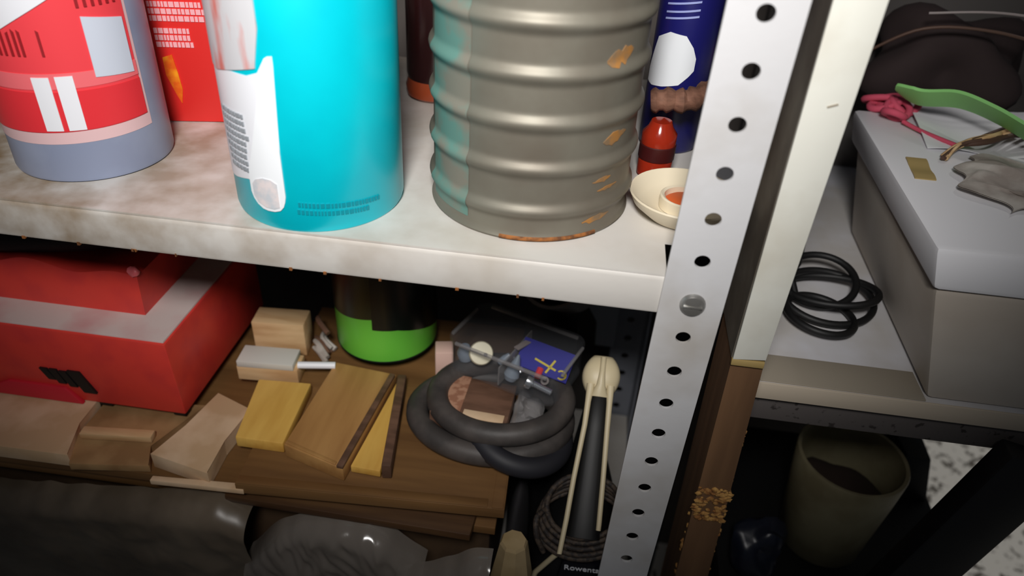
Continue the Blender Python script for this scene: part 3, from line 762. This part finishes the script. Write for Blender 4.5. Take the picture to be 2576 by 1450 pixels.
# body below the handle, widening down to the heel
def ring_body(z, x0, x1, y0, y1, n=28):
    return [Vector(((x0+x1)/2+(x1-x0)/2*math.copysign(abs(math.cos(a))**.6, math.cos(a)), (y0+y1)/2+(y1-y0)/2*math.copysign(abs(math.sin(a))**.6, math.sin(a)), z)) for a in [2*math.pi*k/n for k in range(n)]]
bm = bmesh.new(); rr = [[bm.verts.new(p) for p in ring_body(*q)] for q in ((-.3990,-.066,.012,.010,.105),(-.330,-.064,.010,.010,.105),(-.290,-.058,.006,.013,.106),(-.262,-.048,.003,.022,.106),(-.235,-.036,-.006,.040,.106),(-.190,-.030,-.011,.070,.106),(-.175,-.028,-.013,.078,.106))]
for i in range(len(rr)-1):
    for k in range(28): bm.faces.new((rr[i][k], rr[i][(k+1)%28], rr[i+1][(k+1)%28], rr[i+1][k]))
bm.faces.new(rr[0][::-1]); bm.faces.new(rr[-1])
part('iron_body', bm, M_black, t, 60)
part('cream_trim', tube([(-.030,.0060,-.243),(-.040,.0060,-.259),(-.052,.0070,-.282),(-.058,.0075,-.320)], .0021, 8), M_icream, t, 60)
part('cream_trim', tube([(-.0020,.0065,-.238),(.0010,.0065,-.252),(.0060,.0070,-.275),(.0080,.0075,-.320)], .0020, 8), M_icream, t, 60)
pt = part('name_plate', hexa([(-.036,.0075,-.292),(-.001,.0075,-.290),(-.001,.012,-.290),(-.036,.012,-.292),(-.033,.0060,-.2640),(-.004,.0060,-.2625),(-.004,.012,-.2625),(-.033,.012,-.2640)], .0006), mat('plate_black', (16,16,24), .25), t, 30)
fc = bpy.data.curves.new('lettering', 'FONT'); fc.body = 'Rowenta'; fc.size = .0074; fc.extrude = .0002
fo = bpy.data.objects.new('tmp_text', fc); COL.objects.link(fo)
bpy.context.view_layer.update()
me = bpy.data.meshes.new_from_object(fo.evaluated_get(bpy.context.evaluated_depsgraph_get()))
bpy.data.objects.remove(fo)
me.transform(Matrix.Translation((-.0315,.0058,-.2722)) @ Matrix.Rotation(math.radians(-3),4,'Y') @ Matrix.Rotation(math.radians(87),4,'X'))
bm = bmesh.new(); bm.from_mesh(me); bpy.data.meshes.remove(me)
part('lettering', bm, M_white, pt, 0, 'white maker lettering')
# cord wound round the lower end of the handle
cc = Vector((-.0225,.022,-.224))
def cordloop(rx, ry, dz, ph, n=40, tilt=.10):
    return [(cc.x+rx*math.cos(2*math.pi*i/n+ph), cc.y+.004+ry*math.sin(2*math.pi*i/n+ph), cc.z+dz+tilt*rx*math.cos(2*math.pi*i/n+ph)+.30*ry*math.sin(2*math.pi*i/n+ph)) for i in range(n)]
for rx, ry, dz, ph in ((.0290,.0235,-.004,0),(.0310,.0245,-.009,.4),(.0325,.0250,-.0150,1),(.0270,.0235,.0015,2),(.0330,.0250,-.0200,.6)):
    part('cord_turn', tube(cordloop(rx, ry, dz, ph), .0020, 8, True), M_cord, t, 60)
part('cord_tail', tube(spline([(-.050,.022,-.228),(-.0555,.012,-.226),(-.0540,.004,-.236),(-.0480,.002,-.250)], 6), .0021, 8), M_cord, t, 60)
part('cord_tail', tube(spline([(.002,.020,-.219),(.010,.030,-.214),(.018,.050,-.210)], 6), .0021, 8), M_cord, t, 60)

# --- faceted bottle with beige cap in front of the panel pile
t = thing('faceted_bottle', 'small clear faceted bottle with a beige faceted cap below the hose', 'bottle', (-.0690, -.013, -.3995))
def ngon(prof, cx, cy, n, m_off=0):
    b = bmesh.new(); rings = []
    for r_, z in prof: rings.append([b.verts.new((cx+r_*math.cos(2*math.pi*(k+m_off)/n), cy+r_*math.sin(2*math.pi*(k+m_off)/n), z)) for k in range(n)])
    for i in range(len(rings)-1):
        for k in range(n): b.faces.new((rings[i][k], rings[i][(k+1)%n], rings[i+1][(k+1)%n], rings[i+1][k]))
    b.faces.new(rings[0][::-1]); b.faces.new(rings[-1]); return b
part('cap', ngon([(.0148,-.2625),(.0152,-.2600),(.0125,-.2420),(.0098,-.2240),(.0085,-.2215)], -.0690, -.013, 8, .35), M_beigecap, t, 10)
part('glass_body', ngon([(.0180,-.3990),(.0180,-.310),(.0150,-.280),(.0128,-.2630)], -.0690, -.013, 8, .35), M_cfacet, t, 10)
for k in range(8):
    a = 2*math.pi*(k+.35)/8
    part('glass_rib', tube([(-.0690+.0185*math.cos(a), -.013+.0185*math.sin(a), -.398), (-.0690+.0185*math.cos(a), -.013+.0185*math.sin(a), -.310), (-.0690+.0132*math.cos(a), -.013+.0132*math.sin(a), -.263)], .0016, 6), M_cfacet, t, 60)

# --- plastic bags hanging in front of the pile
def interp(tab, x):
    for i in range(len(tab)-1):
        if x <= tab[i+1][0]:
            u = (x-tab[i][0])/(tab[i+1][0]-tab[i][0]); return tab[i][1]+(tab[i+1][1]-tab[i][1])*max(0,u)
    return tab[-1][1]
def bag(x0, x1, top, bot, y0, seed, amp, nu, nv, fold=.020, tilt=.026, fine=.4):
    r = random.Random(seed); W_ = [(r.uniform(-60,60), r.uniform(-50,50), r.uniform(0,6), r.uniform(.4,1)) for _ in range(10)]
    def ztop(x):   # smoothed, slightly ragged upper edge
        d = .012; return sum(interp(top, min(x1, max(x0, x+d*(k-3)/3))) for k in range(7))/7+.0022*noise.noise(Vector((x*70, seed, 0)))
    def f(u, v):
        x = x0+(x1-x0)*u; zt = ztop(x); zb = interp(bot, x); H = zt-zb
        q = v*1.12                                     # first part rolls over the top as a soft quarter round
        a = min(1, q/.26)*math.pi/2
        k = max(0, (q-.26)/.86)
        z = zt-.016*(1-math.cos(a))-(H-.016)*k
        y = y0+fold*(1-math.sin(a))+tilt*k
        w = sum(m*math.sin(p*x+o*z+c) for p, o, c, m in W_)/5
        n1 = noise.noise(Vector((x*38+seed, z*26-x*20, seed))); n2 = noise.noise(Vector((x*80, z*70+x*60, seed*2)))
        w2 = 1.5*(1-2.2*abs(n1))+fine*(1-2.2*abs(n2))
        s = min(1, v*3)
        return (x+.002*w*s, y+amp*w*s-amp*.32*w2*s, z+.0025*w*s)
    return grid_surface(f, nu, nv, .0004)
bm = bag(-.56, -.262, [(-.56,-.256),(-.46,-.2465),(-.40,-.240),(-.30,-.2260),(-.275,-.2250),(-.262,-.240)], [(-.56,-.40),(-.262,-.395)], -.026, 3, .0045, 90, 60)
solo('grey_plastic_bag', bm, M_greybag, 'large dull grey plastic bag hanging at the lower left front of the shelf', 'plastic bag', 80)
bm = bag(-.268, -.132, [(-.268,-.285),(-.250,-.252),(-.235,-.2400),(-.215,-.2330),(-.168,-.2285),(-.155,-.2350),(-.132,-.262)], [(-.268,-.40),(-.132,-.40)], -.026, 5, .006, 90, 80, tilt=-.014, fine=1.1)
solo('clear_plastic_bag', bm, M_bag, 'crumpled clear plastic bag hanging in the middle below the panels', 'plastic bag', 80)
bm = bag(-.150, -.082, [(-.150,-.262),(-.120,-.246),(-.100,-.2300),(-.090,-.2220),(-.082,-.2260)], [(-.150,-.40),(-.082,-.40)], -.040, 8, .005, 60, 90, tilt=-.020, fine=1.1)
solo('clear_plastic_bag', bm, M_bag, 'crumpled clear plastic bag rising beside the faceted bottle', 'plastic bag', 80)

# ================================================================== RIGHT: DESK
t = thing('white_desk', 'white melamine desk with cream edge beyond the timber post', 'desk', (.4, .25, -.78))
part('desktop', box(.078, .80, .0510, .438, -.1190, -.1062, .0006), M_desk, t, 30)
part('front_edge', box(.078, .80, .0495, .0513, -.1195, -.1060, .0006), M_edge, t, 30, 'cream edge band')
part('tan_shadow_strip', box(.080, .1855, .0515, .0800, -.1064, -.1050, .0004), M_strip, t, 30)  # shadow band near the desk front, modelled as a raised tan strip
part('apron', box(.080, .80, .0560, .0740, -.1430, -.1192, .0006), M_apron, t, 30, 'grey speckled apron')
part('side_panel', box(.082, .100, .30, .436, -.7795, -.1192), mat('desk_side_dark', (44,42,44), .7), t, 0)
part('back_panel', box(.105, .80, .420, .436, -.1062, .30), mat('desk_back_panel', (84,80,78), .8), t, 0)
# white box on the desk
t = thing('white_box', 'large white box standing on the desk, clutter on its lid', 'box', (.33, .17, -.106))
part('box_body', hexa([(.186,.0535,-.1055),(.52,.0535,-.1055),(.52,.272,-.1055),(.189,.272,-.1055),(.163,.0560,-.0240),(.52,.0560,-.0240),(.52,.272,-.0240),(.170,.272,-.0240)], .004), M_boxbody, t, 30)
part('lid', hexa([(.161,.0535,-.0238),(.53,.0535,-.0238),(.53,.278,-.0238),(.166,.278,-.0238),(.154,.0560,.0040),(.53,.0560,.0040),(.53,.280,.0040),(.160,.280,.0040)], .004), M_boxlid, t, 30)
# cable on the desk
t = thing('black_cable', 'coiled black cable lying on the white desk', 'cable', (.146, .15, -.106))
def loop(cx, cy, rx, ry, a, z0, amp, ph, n=48):
    out = []
    for i in range(n):
        q = 2*math.pi*i/n; x, y = rx*math.cos(q), ry*math.sin(q)
        out.append((cx+x*math.cos(a)-y*math.sin(a), cy+x*math.sin(a)+y*math.cos(a), z0+amp*(1+math.sin(q+ph))))
    return out
for q in ((.141,.150,.035,.030,.3,-.1015,.004,0),(.144,.155,.033,.024,-.2,-.0995,.005,2),(.132,.128,.024,.026,.1,-.1015,.002,4),(.137,.165,.029,.026,.8,-.0985,.006,1)):
    part('cable_loop', tube(loop(*q), .0028, 8, True), M_black, t, 60)
part('cable_tail', tube(spline([(.118,.150,-.099),(.112,.180,-.080),(.118,.215,-.070),(.110,.25,-.060)], 6), .0028, 8), M_black, t, 60)
part('cable_plug', tube([(.100,.165,-.096),(.118,.185,-.090),(.126,.205,-.084)], [.007,.009,.006], 10), M_black, t, 60)

# clutter on the lid
bm = grid_surface(lambda u, v: (.195+.10*u+.01*v, .205+.085*v, .0050+.0016*math.sin(9*u+4*v)+.006*v*v), 14, 14, .0004)
solo('paper_sheet', bm, M_paper, 'white paper sheet lying on the box under the green strap', 'paper', 40)
def strap(P, hw, th, tilt):
    pts = spline(P, 8); b = bmesh.new(); rings = []
    for i, p in enumerate(pts):
        d = (pts[min(i+1,len(pts)-1)]-pts[max(i-1,0)]).normalized(); s = d.cross(Vector((0,0,1))).normalized()
        s = (s+Vector((0,0,tilt))).normalized(); n_ = d.cross(s).normalized()
        w = hw*(.35+.65*min(1, i/6))
        rings.append([b.verts.new(p+s*w*k+n_*th*l) for k, l in ((-1,-1),(0,-.2),(1,-1),(1,1),(0,1.8),(-1,1))])
    for i in range(len(rings)-1):
        for k in range(6): b.faces.new((rings[i][k], rings[i][(k+1)%6], rings[i+1][(k+1)%6], rings[i+1][k]))
    b.faces.new(rings[0][::-1]); b.faces.new(rings[-1]); return b
solo('green_strap', strap([(.181,.262,.030),(.197,.252,.027),(.218,.236,.033),(.238,.214,.031),(.262,.190,.024),(.300,.155,.020)], .0115, .0012, .9), M_gstrap, 'bright green strap curving over the white box', 'strap', 40)
t = thing('magenta_yarn', 'tangled magenta yarn at the back left corner of the white box', 'yarn', (.19, .27, .004))
r = random.Random(11)
for i in range(7):
    c = (.180+.020*r.random(), .262+.045*r.random()-.03*(i/7))
    part('yarn_loop', tube(loop(c[0], c[1], .008+.005*r.random(), .006+.004*r.random(), r.random()*3, .0065, .004, r.random()*6, 24), .0028, 7, True), M_magenta, t, 60)
part('yarn_tail', tube(spline([(.190,.250,.0075),(.197,.238,.0068),(.205,.222,.0078),(.216,.207,.0082)], 6), .0017, 7), M_magenta, t, 60)
t = thing('wire_cluster', 'bundle of thin brown wires fanning out on the white box', 'wires', (.25, .2, .004))
for i in range(9):
    e = (.262+.04*r.random(), .205+.05*r.random(), .012+.020*r.random())
    part('wire', tube(spline([(.198+.004*r.random(),.184+.006*r.random(),.0068),(.214,.200+.003*r.random(),.0095+.003*r.random()),(.238,.206+.012*r.random(),.014+.004*r.random()),e], 6), .0013+.0006*r.random(), 6), M_wire if i % 3 else M_wood_l, t, 60)
def cloth_f(u, v):
    e = .010*math.sin(7*u+1)+.006*math.sin(17*u); e2 = .010*math.sin(6*v+2)+.006*math.sin(15*v)
    h = (math.sin(math.pi*min(.97,max(.03,u)))**.6)*(math.sin(math.pi*min(.97,max(.03,v)))**.5)
    n_ = .5+.5*noise.noise(Vector((u*5, v*4, 3)))+.35*noise.noise(Vector((u*11+v*6, v*9, 7)))
    return (.205+.15*u+e2, .098+.085*v+e, .0068+.016*h*max(.05, n_))
bm = grid_surface(cloth_f, 60, 40, 0)
bot_ = grid_surface(lambda u, v: (cloth_f(u, v)[0], cloth_f(u, v)[1], cloth_f(u, v)[2]-.0007), 60, 40, 0)
join(bm, bot_)
solo('grey_cloth', bm, M_cloth, 'crumpled grey-beige cloth on the front of the white box', 'cloth', 70)
bm = grid_surface(lambda u, v: (.170+.014*u+.004*v, .150+.035*v, .0048+.0006*math.sin(9*v)), 6, 8, .0008)
solo('ochre_tape', bm, M_ochre, 'strip of ochre tape on the left edge of the white box', 'tape', 40)
for k, (c, rad, sd, lab) in enumerate((((.245,.345,.028),(.066,.046,.045),31,'dark crumpled maroon bag heaped behind the white box'),((.415,.335,.045),(.070,.050,.055),33,'black crumpled bag at the far right behind the green strap'))):
    solo('dark_bag', blob(c, rad, 4, .25, sd, zmin=-.02 if k else -.02), M_darkbag, lab, 'bag', 70)
bm = tube(spline([(.165,.312,.040),(.20,.300,.066),(.25,.292,.070),(.31,.285,.060),(.36,.27,.055)], 8), .0013, 8)
solo('thin_wire', bm, M_wire, 'thin brown wire arching over the dark bag', 'wire', 60)
bm = tube(spline([(.20,.300,.078),(.25,.292,.084),(.31,.285,.080),(.40,.27,.072)], 8), .0010, 8)
solo('thin_wire', bm, M_greytag, 'thin grey wire lying across the top of the dark bags', 'wire', 60)

# ================================================================== RIGHT: UNDER THE DESK
t = thing('black_crate', 'black plastic crate on the floor under the desk', 'crate', (.22, .20, -.78))
part('crate_body', box(.115, .330, .085, .29, -.7795, -.372, .004), M_black, t, 30)
part('crate_rim', box(.111, .334, .081, .294, -.384, -.3705, .003), M_black, t, 30)
cx, cy = .210, .153
t = thing('ivory_pot', 'old ivory plastic pot with dirt inside under the desk', 'pot', (cx, cy, -.370))
part('pot_body', lathe([(0,-.3700),(.034,-.3700),(.0365,-.3680),(.0445,-.290),(.0468,-.2610),(.0462,-.2595),(.0432,-.2600),(.0415,-.290),(.0370,-.330),(0,-.331)], cx, cy, 56), M_pot, t, 50)
part('dirt', blob((cx-.002,cy,-.303), (.0335,.0335,.016), 3, .14, 41), M_soil, t, 50)
bm = hexa([(.292,.215,-.3700),(.330,.215,-.3700),(.330,.28,-.3700),(.285,.28,-.3700),(.292,.218,-.312),(.316,.218,-.314),(.318,.27,-.314),(.288,.27,-.312)], .002)
solo('black_case', bm, M_black, 'small black angular case behind the ivory pot', 'case', 30)
bm = blob((.140,.110,-.345), (.022,.018,.026), 3, .4, 51, zmin=-.3703)
solo('blue_black_bag', bm, mat('blue_black_plastic', (30,34,48), .3), 'blue-black crumpled plastic bag between timber post and pot', 'plastic bag', 40)
# black brace bar
P0, P1 = Vector((.195,.030,-.397)), Vector((.260,.030,-.1300))
d = (P1-P0).normalized(); w = Vector((d.z,0,-d.x))
bm = hexa([P0-w*.022+Vector((0,0,0)), P0+w*.022, P0+w*.022+Vector((0,.018,0)), P0-w*.022+Vector((0,.018,0)), P1-w*.022, P1+w*.022, P1+w*.022+Vector((0,.018,0)), P1-w*.022+Vector((0,.018,0))], .002)
solo('diagonal_brace', bm, mat('black_steel', (30,28,30), .5), 'wide black steel brace slanting under the desk at the right', 'brace', 30)
